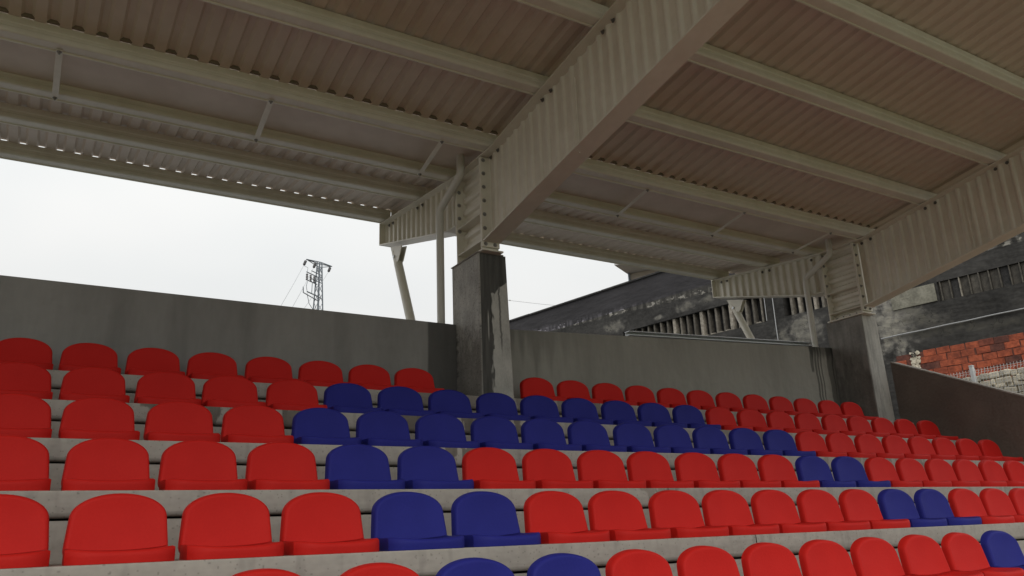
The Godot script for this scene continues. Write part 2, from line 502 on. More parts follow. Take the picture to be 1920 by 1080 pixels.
func build_seats() -> void:
	var bm := backrest_mesh()
	var pm := pan_mesh()
	var bolt := mb()
	hex_bolt(bolt, Vector3(-0.09, 0.044, -0.2), Vector3.UP, 0.012, 0.008)
	hex_bolt(bolt, Vector3(0.09, 0.044, -0.2), Vector3.UP, 0.012, 0.008)
	var proto := {}
	# row: first index, last index, blue indices
	var plan := [[2, 13, [4, 5, 13]], [0, 17, [4, 5, 13, 14]], [0, 20, [4, 5, 13, 14]], [0, 22, range(4, 15)], [0, 22, range(5, 14)], [0, 21, []]]
	for k in 6:
		var seen := 0
		for i in range(plan[k][0], plan[k][1] + 1):
			if k == 5 and (i == 8 or i == 9): continue
			var blue: bool = i in plan[k][2]
			var key := "blue" if blue else "red"
			var o: Node3D
			if proto.has(key):
				o = proto[key].duplicate()
				o.name = numbered("stadium_seat")
				add_child(o)
			else:
				o = Node3D.new()
				o.name = numbered("stadium_seat")
				add_child(o)
				part("backrest", bm, M[key], o)
				part("seat_pan", pm, M[key], o)
				proto[key] = o
			var j := rng.randf_range(-1, 1)
			o.position = Vector3(0.064 + 0.5 * i + 0.004 * j, k * H + 0.001, -k * D + 0.003 * rng.randf_range(-1, 1))
			o.rotation.y = 0.018 * rng.randf_range(-1, 1)
			tag(o, "%s plastic seat, %s from the left in %s" % [key, ORD[seen], ROWS[k]], "seat", "%s seats bolted to the concrete terrace" % key)
			seen += 1

# ------------------------------------------------------------------ terrace and walls
func build_terrace() -> void:
	var m := StandardMaterial3D.new()
	m.albedo_texture = terrace_texture()
	m.roughness = 0.82
	m.normal_enabled = true
	m.normal_texture = M.grain
	m.normal_scale = 0.35
	var root := thing("terrace", "stepped terrace of pale precast concrete units under the red and blue seats", "", Vector3.ZERO, "", "structure")
	for k in range(-2, 6):
		var zk := -k * D
		var yk := k * H
		var zn := -(k + 1) * D
		var f := 0.137
		# (z, y, v) profile
		var prof := []
		if k < 5:
			prof = [Vector3(zn - 0.018, yk + H - f - 0.013, 0.98), Vector3(zn - 0.018, yk + 0.004, 0.45)]
		else:
			prof = [Vector3(-5.0, yk, 0.45)]
		prof.append_array([Vector3(zk - 0.006, yk, 0.02), Vector3(zk - 0.0015, yk - 0.0015, 0.02), Vector3(zk, yk - 0.006, 0.03), Vector3(zk + 0.0015, yk - 0.06, 0.17),
			Vector3(zk + 0.001, yk - f + 0.028, 0.32), Vector3(zk - 0.003, yk - f + 0.013, 0.36), Vector3(zk - 0.012, yk - f + 0.003, 0.39), Vector3(zk - 0.025, yk - f, 0.41), Vector3(zk - 0.075, yk - f, 0.43)])
		var cuts := [X_LEFT, FX - BAY + 0.1, FX + 0.09 - 0.06 * k * 0.5, X_END]
		for c in 3:
			var x0: float = cuts[c] + 0.004
			var x1: float = cuts[c + 1] - 0.004
			var st := mb()
			var vv := func(v: float) -> float: return (k + 2 + v) / 8.0
			var uu := func(x: float) -> float: return (x - TU0) / TULEN
			for i in prof.size() - 1:
				var a: Vector3 = prof[i]
				var b: Vector3 = prof[i + 1]
				st.set_smooth_group(1 if i >= 2 else -1)
				uvquad(st, [Vector3(x0, a.y, a.x), Vector3(x0, b.y, b.x), Vector3(x1, b.y, b.x), Vector3(x1, a.y, a.x)],
					[Vector2(uu.call(x0), vv.call(a.z)), Vector2(uu.call(x0), vv.call(b.z)), Vector2(uu.call(x1), vv.call(b.z)), Vector2(uu.call(x1), vv.call(a.z))])
			# upstand top and hidden backs
			st.set_smooth_group(-1)
			if k < 5:
				var t0 := Vector3(0, yk + H - f - 0.013, zn - 0.018)
				uvquad(st, [Vector3(x0, t0.y, t0.z - 0.09), Vector3(x0, t0.y, t0.z), Vector3(x1, t0.y, t0.z), Vector3(x1, t0.y, t0.z - 0.09)],
					[Vector2(uu.call(x0), vv.call(0.9)), Vector2(uu.call(x0), vv.call(0.9)), Vector2(uu.call(x1), vv.call(0.9)), Vector2(uu.call(x1), vv.call(0.9))])
			# end faces at the joints
			for xe in [x0, x1]:
				var e := [Vector3(xe, yk, zk - 0.006), Vector3(xe, yk - f, zk - 0.01), Vector3(xe, yk - f, zn - 0.018), Vector3(xe, yk, zn - 0.018)]
				uvquad(st, e, [Vector2(0.1, vv.call(0.1)), Vector2(0.1, vv.call(0.3)), Vector2(0.2, vv.call(0.3)), Vector2(0.2, vv.call(0.1))])
			st.generate_normals()
			st.generate_tangents()
			part("precast_unit", st.commit(), m, root)
	# dark boxes added behind the joints so no sky light leaks through
	var s2 := mb()
	for k in range(-2, 6):
		bx(s2, Vector3((X_LEFT + X_END) * 0.5, k * H - 0.20, -k * D - 0.455), Vector3(X_END - X_LEFT - 0.1, 0.32, 0.66))
	part("joint_backing", done(s2), M.char, root)

func slab_wall(called: String, x0: float, x1: float, yb: float, t0: float, t1: float, m: Material, parent: Node, uvx0: float, uvx1: float) -> void:
	# wall along x whose top rises from t0 to t1, front face uv-mapped
	var st := mb()
	var z0 := WALL_Z
	var z1 := WALL_Z - 0.2
	var c := 0.008
	var base := 5 * H
	var U := func(x: float) -> float: return (x - uvx0) / (uvx1 - uvx0)
	var V := func(y: float) -> float: return 1.0 - (y - base) / 1.4
	uvquad(st, [Vector3(x0, yb, z0), Vector3(x0, t0 - c, z0), Vector3(x1, t1 - c, z0), Vector3(x1, yb, z0)],
		[Vector2(U.call(x0), V.call(base)), Vector2(U.call(x0), V.call(t0)), Vector2(U.call(x1), V.call(t1)), Vector2(U.call(x1), V.call(base))])
	var uvt := [Vector2(U.call(x0), V.call(t0 - 0.01)), Vector2(U.call(x0), V.call(t0 - 0.03)), Vector2(U.call(x1), V.call(t1 - 0.03)), Vector2(U.call(x1), V.call(t1 - 0.01))]
	uvquad(st, [Vector3(x0, t0 - c, z0), Vector3(x0, t0, z0 - c), Vector3(x1, t1, z0 - c), Vector3(x1, t1 - c, z0)], uvt)
	uvquad(st, [Vector3(x0, t0, z0 - c), Vector3(x0, t0, z1), Vector3(x1, t1, z1), Vector3(x1, t1, z0 - c)], uvt)
	uvquad(st, [Vector3(x1, yb, z1), Vector3(x1, t1, z1), Vector3(x0, t0, z1), Vector3(x0, yb, z1)], uvt)
	uvquad(st, [Vector3(x0, yb, z1), Vector3(x0, t0, z1), Vector3(x0, t0, z0), Vector3(x0, yb, z0)], uvt)
	uvquad(st, [Vector3(x1, yb, z0), Vector3(x1, t1, z0), Vector3(x1, t1, z1), Vector3(x1, yb, z1)], uvt)
	st.generate_normals()
	st.generate_tangents()
	part(called, st.commit(), m, parent)

func textured(t: Texture2D, rough := 0.85, ns := 0.4) -> StandardMaterial3D:
	var m := StandardMaterial3D.new()
	m.albedo_texture = t
	m.roughness = rough
	m.normal_enabled = true
	m.normal_texture = M.grain
	m.normal_scale = ns
	return m

func build_walls() -> void:
	var a := thing("back_wall", "grey concrete back wall left of the stained pier, with a dark damp band beside it", "wall")
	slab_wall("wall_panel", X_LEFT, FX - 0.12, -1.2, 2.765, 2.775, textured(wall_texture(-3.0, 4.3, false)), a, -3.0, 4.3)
	var b := thing("back_wall", "grey concrete back wall between the two piers, water drips at its far end", "wall")
	slab_wall("wall_panel", FX + 0.25, FX + BAY - 0.12, -1.2, 2.775, 3.07, textured(wall_texture(4.6, 11.0, true)), b, 4.6, 11.0)
	# end wall follows the slope of the steps
	var st := mb()
	var zt := func(z: float) -> float: return 2.77 + 0.453 * (-4.19 - z)
	var zs := [-4.2, -3.2, -2.2, -1.2, -0.2, 0.8, 1.8, 2.5]
	var x0 := X_END
	var x1 := X_END + 0.2
	for i in zs.size() - 1:
		var za: float = zs[i]
		var zb: float = zs[i + 1]
		quad(st, Vector3(x0, -1.2, za), Vector3(x0, zt.call(za), za), Vector3(x0, zt.call(zb), zb), Vector3(x0, -1.2, zb))
		quad(st, Vector3(x1, -1.2, zb), Vector3(x1, zt.call(zb), zb), Vector3(x1, zt.call(za), za), Vector3(x1, -1.2, za))
		quad(st, Vector3(x0, zt.call(za), za), Vector3(x1, zt.call(za), za), Vector3(x1, zt.call(zb), zb), Vector3(x0, zt.call(zb), zb))
	quad(st, Vector3(x1, -1.2, -4.2), Vector3(x1, 2.77, -4.2), Vector3(x0, 2.77, -4.2), Vector3(x0, -1.2, -4.2))
	quad(st, Vector3(x0, -1.2, 2.5), Vector3(x0, zt.call(2.5), 2.5), Vector3(x1, zt.call(2.5), 2.5), Vector3(x1, -1.2, 2.5))
	var e := thing("end_wall", "brown-grey concrete end wall sloping down with the steps beyond the last seats", "wall")
	part("wall_panel", done(st), M.end_wall, e)
	var cp := mb()
	quad(cp, Vector3(x0 - 0.01, 2.775, -4.2), Vector3(x1 + 0.01, 2.775, -4.2), Vector3(x1 + 0.01, zt.call(2.5) + 0.005, 2.5), Vector3(x0 - 0.01, zt.call(2.5) + 0.005, 2.5))
	quad(cp, Vector3(x0 - 0.01, 2.755, -4.2), Vector3(x0 - 0.01, 2.775, -4.2), Vector3(x0 - 0.01, zt.call(2.5) + 0.005, 2.5), Vector3(x0 - 0.01, zt.call(2.5) - 0.015, 2.5))
	part("coping", done(cp), M.concrete, e)

func build_pier(x: float, which: int, label: String) -> void:
	# x is the left edge of the pier
	var o := thing("concrete_pier", label, "pier", Vector3(x, 5 * H, -4.2), "concrete piers carrying the roof frames")
	var st := mb()
	var h := 3.47 - 5 * H
	var w := 0.355
	var fl := 0.045      # the front flares a little to the right at the foot
	var d := 0.65
	var c := 0.012
	var pw := func(y: float) -> float: return w + fl * (1.0 - y / h)
	var L := [Vector3(0, 0, -d), Vector3(0, h, -d), Vector3(0, h, -c), Vector3(0, 0, -c)]
	uvquad(st, L, [Vector2(0.0, 1), Vector2(0.0, 0), Vector2(0.495, 0), Vector2(0.495, 1)])
	uvquad(st, [Vector3(0, 0, -c), Vector3(0, h, -c), Vector3(c, h, 0), Vector3(c, 0, 0)], [Vector2(0.49, 1), Vector2(0.49, 0), Vector2(0.495, 0), Vector2(0.495, 1)])
	uvquad(st, [Vector3(c, 0, 0), Vector3(c, h, 0), Vector3(pw.call(h) - c, h, 0), Vector3(pw.call(0.0) - c, 0, 0)], [Vector2(0.505, 1), Vector2(0.505, 0), Vector2(0.995, 0), Vector2(0.995, 1)])
	uvquad(st, [Vector3(pw.call(0.0) - c, 0, 0), Vector3(pw.call(h) - c, h, 0), Vector3(pw.call(h), h, -c), Vector3(pw.call(0.0), 0, -c)], [Vector2(0.98, 1), Vector2(0.98, 0), Vector2(0.99, 0), Vector2(0.99, 1)])
	uvquad(st, [Vector3(pw.call(0.0), 0, -c), Vector3(pw.call(h), h, -c), Vector3(pw.call(h), h, -d), Vector3(pw.call(0.0), 0, -d)], [Vector2(0.0, 1), Vector2(0.0, 0), Vector2(0.495, 0), Vector2(0.495, 1)])
	uvquad(st, [Vector3(w + fl, 0, -d), Vector3(w, h, -d), Vector3(0, h, -d), Vector3(0, 0, -d)], [Vector2(0.0, 1), Vector2(0.0, 0), Vector2(0.495, 0), Vector2(0.495, 1)])
	uvquad(st, [Vector3(0, h, 0), Vector3(0, h, -d), Vector3(w, h, -d), Vector3(w, h, 0)], [Vector2(0.02, 0.05), Vector2(0.02, 0.1), Vector2(0.2, 0.1), Vector2(0.2, 0.05)])
	st.generate_normals()
	st.generate_tangents()
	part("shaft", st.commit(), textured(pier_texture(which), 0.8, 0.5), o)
	if which == 0:
		var g := mb()
		bx(g, Vector3(0.15, h + 0.006, -0.32), Vector3(0.34, 0.012, 0.66), 0.003)
		part("grout_bed", done(g), M.concrete, o)

# ------------------------------------------------------------------ steel frames
func top_y(z: float) -> float:
	if z > -3.95: return 4.645 + 0.165 * (z + 3.95)
	if z < -4.7: return 4.64 + 0.1 * (-4.7 - z)
	return 4.642

func build_frame(x: float, label: String, zfront: float) -> void:
	var o := thing("roof_frame", label, "steel frame", Vector3(x, 3.49, -4.45), "white steel roof frames")
	var off := -o.position
	var P := func(px: float, py: float, pz: float) -> Vector3: return Vector3(px, py - 3.49, pz + 4.45)
	var A := 0.021
	var w := 0.11
	# corrugated webs: front rafter, rear cantilever (ribs upright), column (ribs level)
	var bot_front := func(z: float) -> float: return 3.59 + 0.183 * (z + 4.12)
	var bot_rear := func(z: float) -> float: return 3.945 + 0.254 * (-4.75 - z)
	for sec in [["rafter_web", -4.11, zfront, bot_front, 0.155], ["cantilever_web", -7.16, -4.76, bot_rear, 0.155]]:
		var st := mb()
		st.set_smooth_group(1)
		var n := int((sec[2] - sec[1]) / 0.155 * 16)
		for i in n:
			var z0: float = lerpf(sec[1], sec[2], float(i) / n)
			var z1: float = lerpf(sec[1], sec[2], float(i + 1) / n)
			var d0: float = A * clampf(2.2 * sin(TAU * z0 / 0.155), -1, 1)
			var d1: float = A * clampf(2.2 * sin(TAU * z1 / 0.155), -1, 1)
			if sec[0] == "rafter_web":
				d0 = -0.013 * (2.0 * smoothstep(0.0, 0.95, sin(TAU * z0 / 0.155)) - 1.0)
				d1 = -0.013 * (2.0 * smoothstep(0.0, 0.95, sin(TAU * z1 / 0.155)) - 1.0)
			var b: Callable = sec[3]
			quad(st, P.call(d0, b.call(z0), z0), P.call(d0, top_y(z0) - 0.012, z0), P.call(d1, top_y(z1) - 0.012, z1), P.call(d1, b.call(z1), z1))
		part(sec[0], done(st), M.steel, o)
	var cw := mb()
	cw.set_smooth_group(1)
	var m := 118
	for i in m:
		var y0 := lerpf(3.5, 4.64, float(i) / m)
		var y1 := lerpf(3.5, 4.64, float(i + 1) / m)
		var d0 := A * clampf(2.2 * sin(TAU * y0 / 0.155), -1, 1)
		var d1 := A * clampf(2.2 * sin(TAU * y1 / 0.155), -1, 1)
		quad(cw, P.call(d0, y0, -4.73), P.call(d1, y1, -4.73), P.call(d1, y1, -4.16), P.call(d0, y0, -4.16))
	part("column_web", done(cw), M.steel, o)
	# flanges
	var f := mb()
	plate_line(f, -w, w, Vector2(-4.10, bot_front.call(-4.10) - 3.49) + Vector2(4.45, 0) - Vector2(4.45, 0) + Vector2(4.45, 0), Vector2(zfront + 4.45, bot_front.call(zfront) - 3.49), 0.016)
	part("bottom_flange", done(f), M.steel, o)
	f = mb()
	plate_line(f, -w, w, Vector2(-7.16 + 4.45, bot_rear.call(-7.16) - 3.49), Vector2(-5.0 + 4.45, bot_rear.call(-5.0) - 3.49), 0.014)
	plate_line(f, -w, w, Vector2(-5.0 + 4.45, bot_rear.call(-5.0) - 3.49), Vector2(-4.745 + 4.45, bot_rear.call(-5.0) - 0.005 - 3.49), 0.014)
	part("bottom_flange", done(f), M.steel, o)
	f = mb()
	plate_line(f, -w, w, Vector2(-3.95 + 4.45, top_y(-3.95) - 3.49), Vector2(zfront + 4.45, top_y(zfront) - 3.49), 0.013)
	plate_line(f, -w, w, Vector2(-4.7 + 4.45, top_y(-4.7) - 3.49), Vector2(-3.95 + 4.45, top_y(-3.95) - 3.49), 0.013)
	plate_line(f, -w, w, Vector2(-7.16 + 4.45, top_y(-7.16) - 3.49), Vector2(-4.7 + 4.45, top_y(-4.7) - 3.49), 0.013)
	part("top_flange", done(f), M.steel, o)
	f = mb()
	bx(f, P.call(0, 4.055, -4.155), Vector3(2 * w, 1.13, 0.016), 0.002)
	bx(f, P.call(0, 4.07, -4.132), Vector3(2 * w + 0.004, 1.10, 0.022), 0.003)
	part("column_flange", done(f), M.steel, o)
	f = mb()
	bx(f, P.call(0, 4.055, -4.735), Vector3(2 * w, 1.13, 0.016), 0.002)
	bx(f, P.call(0, 4.25, -4.757), Vector3(2 * w, 0.74, 0.02), 0.003)
	part("column_flange", done(f), M.steel, o)
	f = mb()
	bx(f, P.call(0, (4.545 + 4.885) * 0.5, -7.168), Vector3(2 * w, 0.345, 0.014), 0.002)
	part("end_plate", done(f), M.steel, o)
	f = mb()
	for y in [3.60, 3.93]:
		bx(f, P.call(0, y, -4.445), Vector3(2 * w - 0.01, 0.012, 0.56), 0.002)
	part("stiffener", done(f), M.steel, o)
	f = mb()
	bx(f, P.call(0.015, 3.482, -4.445), Vector3(2 * w + 0.05, 0.02, 0.68), 0.003)
	part("base_plate", done(f), M.steel, o)
	# splice seam of the rafter web and rib at the rear end
	f = mb()
	bx(f, P.call(-0.024, 4.3, -2.35), Vector3(0.012, 0.82, 0.01), 0.001)
	part("web_splice", done(f), M.steel, o)
	# bolts
	var spots := []
	for i in 6:
		for sx in [-0.075, 0.075]:
			spots.append([P.call(sx, 3.74 + 0.168 * i, -4.121), Vector3(0, 0, 1)])
			if i > 0: spots.append([P.call(sx, 3.74 + 0.168 * i, -4.727), Vector3(0, 0, 1)])
	for sx in [-0.07, 0.05]: spots.append([P.call(sx, 3.555, -4.121), Vector3(0, 0, 1)])
	for i in 4: spots.append([P.call(-0.08, 3.493, -4.63 + 0.12 * i), Vector3.UP])
	for z in [-7.0, -6.86, -6.02, -5.86, -4.98, -4.02, -3.86, -2.92, -2.76, -1.86, -1.7, -0.8, -0.64]:
		spots.append([P.call(-0.022, top_y(z) - 0.06, z), Vector3(-1, 0, 0)])
	for s in spots:
		var b := mb()
		hex_bolt(b, s[0], s[1])
		part("bolt", done(b), M.purlin_bolt if s[1].x < -0.5 or s[1].y > 0.5 else M.bolt, o)
	return

func build_purlins() -> void:
	# position of the front web of each purlin and its name in the picture, from the rear eave to the pitch side
	var rows := [[-7.0, "rear eave purlin", "along the open sky edge"], [-5.79, "second purlin from the rear eave", "in front of the eave"], [-4.87, "rear valley purlin", "behind the flat valley strip"],
		[-3.91, "front valley purlin", "in front of the flat valley strip"], [-2.83, "first purlin of the front slope", "up from the valley"], [-1.78, "second purlin of the front slope", "up from the valley"], [-0.72, "third purlin of the front slope", "up from the valley"]]
	for bay in 2:
		var x0 := FX - BAY if bay == 0 else FX + 0.003
		var x1 := FX - 0.003 if bay == 0 else FX + BAY + 0.2
		for r in rows.size():
			if bay == 0 and r == 6: continue
			var z: float = rows[r][0]
			var zc := z - 0.08
			var y := top_y(zc) + 0.013
			var h := 0.158
			var t := 0.003
			var bf := 0.15
			# C section, open to the rear, with rounded lower corner and lip
			var prof := [Vector2(-0.05 if r > 0 else -0.022, h), Vector2(0, h), Vector2(0, 0.10), Vector2(-0.006, 0.09), Vector2(-0.006, 0.06), Vector2(0, 0.05)]
			for i in 6:
				var a := PI * 0.5 * i / 5.0
				prof.append(Vector2(-0.022 + 0.022 * cos(a), 0.022 - 0.022 * sin(a)))
			for i in 5:
				var a := PI * 0.5 * i / 4.0
				prof.append(Vector2(-bf + 0.014 - 0.014 * sin(a), 0.014 - 0.014 * cos(a)))
			prof.append(Vector2(-bf, 0.035))
			prof = prof.filter(func(p): return p.x > -bf + 0.03 or p.y > 0.02)
			prof.insert(prof.size() - 1, Vector2(-bf + 0.026, 0.0))
			prof.insert(prof.size() - 1, Vector2(-bf + 0.020, -0.012))
			prof.insert(prof.size() - 1, Vector2(-bf + 0.004, -0.012))
			prof.insert(prof.size() - 1, Vector2(-bf, -0.006))
			var inner := []
			for i in range(prof.size() - 1, -1, -1):
				var p: Vector2 = prof[i]
				var q := Vector2(lerpf(p.x, -bf * 0.5, 0.03), p.y + (t if p.y < 0.03 else 0.0) - (t if p.y > h - 0.01 else 0.0))
				if i == prof.size() - 1: q.x = p.x + t
				inner.append(q)
			var poly := []
			for p in prof: poly.append(Vector2(p.x, p.y))
			for p in inner: poly.append(p)
			var st := mb()
			sweep_x(st, poly, x0, x1, false, false)
			var lab: String = "white cold-formed steel %s %s, %s bay" % [rows[r][1], rows[r][2], "left" if bay == 0 else "right"]
			var o := thing("purlin", lab, "purlin", Vector3(0, y, z), "white steel purlins under the roof sheets")
			part("section", done(st), M.steel, o)

func sheet_mesh(x0: float, x1: float, za: float, zb: float) -> ArrayMesh:
	var st := mb()
	var pitch := 0.192
	var prof := [[0.0, 0.0], [0.088, 0.0], [0.114, 0.03], [0.166, 0.03]]
	var pts := []
	var k := 0
	var x: float = floorf(x0 / pitch) * pitch
	var xe: float = floorf(x1 / pitch) * pitch
	while x < xe - 0.01:
		for p in prof: pts.append(Vector2(x + p[0], p[1]))
		x += pitch
	pts.append(Vector2(xe, 0.0))
	var ya := top_y(za) + 0.173
	var yb := top_y(zb) + 0.173
	for i in pts.size() - 1:
		var a: Vector2 = pts[i]
		var b: Vector2 = pts[i + 1]
		quad(st, Vector3(a.x, ya + a.y, za), Vector3(b.x, ya + b.y, za), Vector3(b.x, yb + b.y, zb), Vector3(a.x, yb + a.y, zb))
	return done(st)

func build_roof() -> void:
	var root := thing("roof", "cream corrugated steel roof sheets over the stand", "", Vector3.ZERO, "", "structure")
	var xs := [-7.5, -2.24, FX, FX + BAY, 12.0]
	for i in xs.size() - 1:
		part("corrugated_sheet", sheet_mesh(xs[i], xs[i + 1], -3.93, 4.2), M.sheet, root)
		part("corrugated_sheet", sheet_mesh(xs[i], xs[i + 1], -7.041 if i < 2 else -7.075, -4.86), M.sheet, root)
	var g := mb()
	var yg := 4.795
	sweep_x(g, [Vector2(-4.95, yg + 0.09), Vector2(-4.95, yg), Vector2(-3.95, yg), Vector2(-3.95, yg + 0.09), Vector2(-3.94, yg + 0.09), Vector2(-3.94, yg - 0.01), Vector2(-4.96, yg - 0.01), Vector2(-4.96, yg + 0.09)], -7.5, 12.0, false, false)
	var o := thing("valley_gutter", "flat cream steel valley gutter running between the two roof slopes", "gutter")
	part("trough", done(g), M.sheet, o)
	g = mb()
	bx(g, Vector3(2.25, top_y(-3.9) + 0.19, -3.905), Vector3(19.4, 0.030, 0.03))  # added dark strip: paints the shade under the ribs, covers bright gaps
	part("rib_shade_strip", done(g), M.rib_shade, o)
	# flat tie bars under the gutter
	var ties := [[0.02, 0.03, "first"], [1.87, 1.95, "second"], [3.76, 3.9, "third"], [6.72, 6.92, "fourth"], [8.48, 8.72, "fifth"], [10.32, 10.5, "last"]]
	for t in ties:
		var a := Vector3(t[0], 4.645, -4.0)
		var b := Vector3(t[1], 4.64, -4.92)
		var d := (b - a)
		var xf := Transform3D(Basis.looking_at(d, Vector3.UP), (a + b) * 0.5)
		var s := mb()
		bx(s, Vector3.ZERO, Vector3(0.055, 0.006, d.length()), 0.001, xf)
		var tn := thing("tie_bar", "flat white tie bar across the valley gutter, %s from the left" % t[2], "tie bar", Vector3.ZERO, "tie bars across the valley gutter")
		part("bar", done(s), M.steel, tn)
		for e in [a + d * 0.03, b - d * 0.03]:
			var bb := mb()
			hex_bolt(bb, e + Vector3(0, -0.003, 0), Vector3.DOWN, 0.014)
			part("bolt", done(bb), M.bolt, tn)

func build_struts_and_pipes() -> void:
	for i in 2:
		var x := FX + BAY * i
		var where: String = ["behind the stained pier in the middle", "behind the far right pier"][i]
		var o := thing("raking_strut", "white tubular raking strut pinned under the roof overhang %s" % where, "strut", Vector3(x, 4.4, -6.65), "raking struts of the roof overhang")
		var g := mb()
		for sx in [-0.035, 0.035]:
			var pts := PackedVector2Array([Vector2(-0.26, 0.04), Vector2(0.13, -0.06), Vector2(0.02, -0.235), Vector2(-0.06, -0.28), Vector2(-0.13, -0.25)])
			var poly := []
			for p in pts: poly.append(p)
			sweep_x(g, poly, sx - 0.006, sx + 0.006)
		part("bracket", done(g), M.steel, o)
		var top := Vector3(0, -0.12, -0.14)
		var dir := Vector3(0, -1.105, 0.504).normalized()
		var t := mb()
		tube(t, [top + dir * 0.15, top + dir * 0.20, top + dir * 3.2], 0.062, 20)
		part("tube", done(t), M.steel, o)
		var ey := mb()
		bx(ey, Vector3.ZERO, Vector3(0.03, 0.09, 0.3), 0.004, Transform3D(Basis.looking_at(dir, Vector3.RIGHT), top + dir * 0.07))
		part("eye_plate", done(ey), M.steel, o)
		var pin := mb()
		tube(pin, [top + Vector3(-0.06, -0.03, 0.02), top + Vector3(0.06, -0.03, 0.02)], 0.022, 14)
		part("pin", done(pin), M.zinc, o)
		# rain pipe from the valley gutter, bent back to the wall
		var px := x - 0.185
		var q := thing("downpipe", "cream rainwater downpipe with a bend beside the frame %s" % ["on the stained pier", "on the far right pier"][i], "downpipe", Vector3(px, 2.0, -5.03), "rainwater downpipes")
		var d := mb()
		var path := [Vector3(0.02, 2.79, 0.53), Vector3(0.02, 2.575, 0.525), Vector3(0.018, 2.535, 0.51), Vector3(0.016, 2.51, 0.47), Vector3(0.002, 2.31, 0.07), Vector3(0, 2.28, 0.025), Vector3(0, 2.24, 0.006), Vector3(0, 2.15, 0), Vector3(0, -1.5, 0)]
		tube(d, path, 0.047, 18)
		part("pipe", done(d), M.pipe_pvc, q)

# ------------------------------------------------------------------ surroundings
const FP := Vector3(15.467, 0, -4.004)
const FD := Vector3(-0.178, 0, -0.984)
const FN := Vector3(-0.984, 0, 0.178)   # towards the stand

func fpt(s: float, y: float, out: float) -> Vector3:
	return FP + FD * s + FN * out + Vector3(0, y, 0)

func fquad(st: SurfaceTool, s0: float, s1: float, y0: float, y1: float, out: float) -> void:
	var U := func(s: float, y: float) -> Vector2: return Vector2((s - FS0) / FSL, 1.0 - (y - FY0) / FYL)
	uvquad(st, [fpt(s1, y0, out), fpt(s1, y1, out), fpt(s0, y1, out), fpt(s0, y0, out)], [U.call(s1, y0), U.call(s1, y1), U.call(s0, y1), U.call(s0, y0)])

func freveal(st: SurfaceTool, s0: float, s1: float, y0: float, y1: float, depth: float) -> void:
	var U := func(s: float, y: float) -> Vector2: return Vector2((s - FS0) / FSL, 1.0 - (y - FY0) / FYL)
	for e in [[s0, y0, s1, y0], [s1, y0, s1, y1], [s1, y1, s0, y1], [s0, y1, s0, y0]]:
		uvquad(st, [fpt(e[0], e[1], 0), fpt(e[2], e[3], 0), fpt(e[2], e[3], -depth), fpt(e[0], e[1], -depth)], [U.call(e[0], e[1]), U.call(e[2], e[3]), U.call(e[2], e[3]), U.call(e[0], e[1])])

func fbox(st: SurfaceTool, s: float, y: float, out: float, ds: float, dy: float, dout: float, ch := 0.004, roll := 0.0) -> void:
	var b := Basis(FD, Vector3.UP, FN) * Basis(Vector3(0, 0, 1), roll)
	bx(st, Vector3.ZERO, Vector3(ds, dy, dout), ch, Transform3D(b, fpt(s, y, out)))

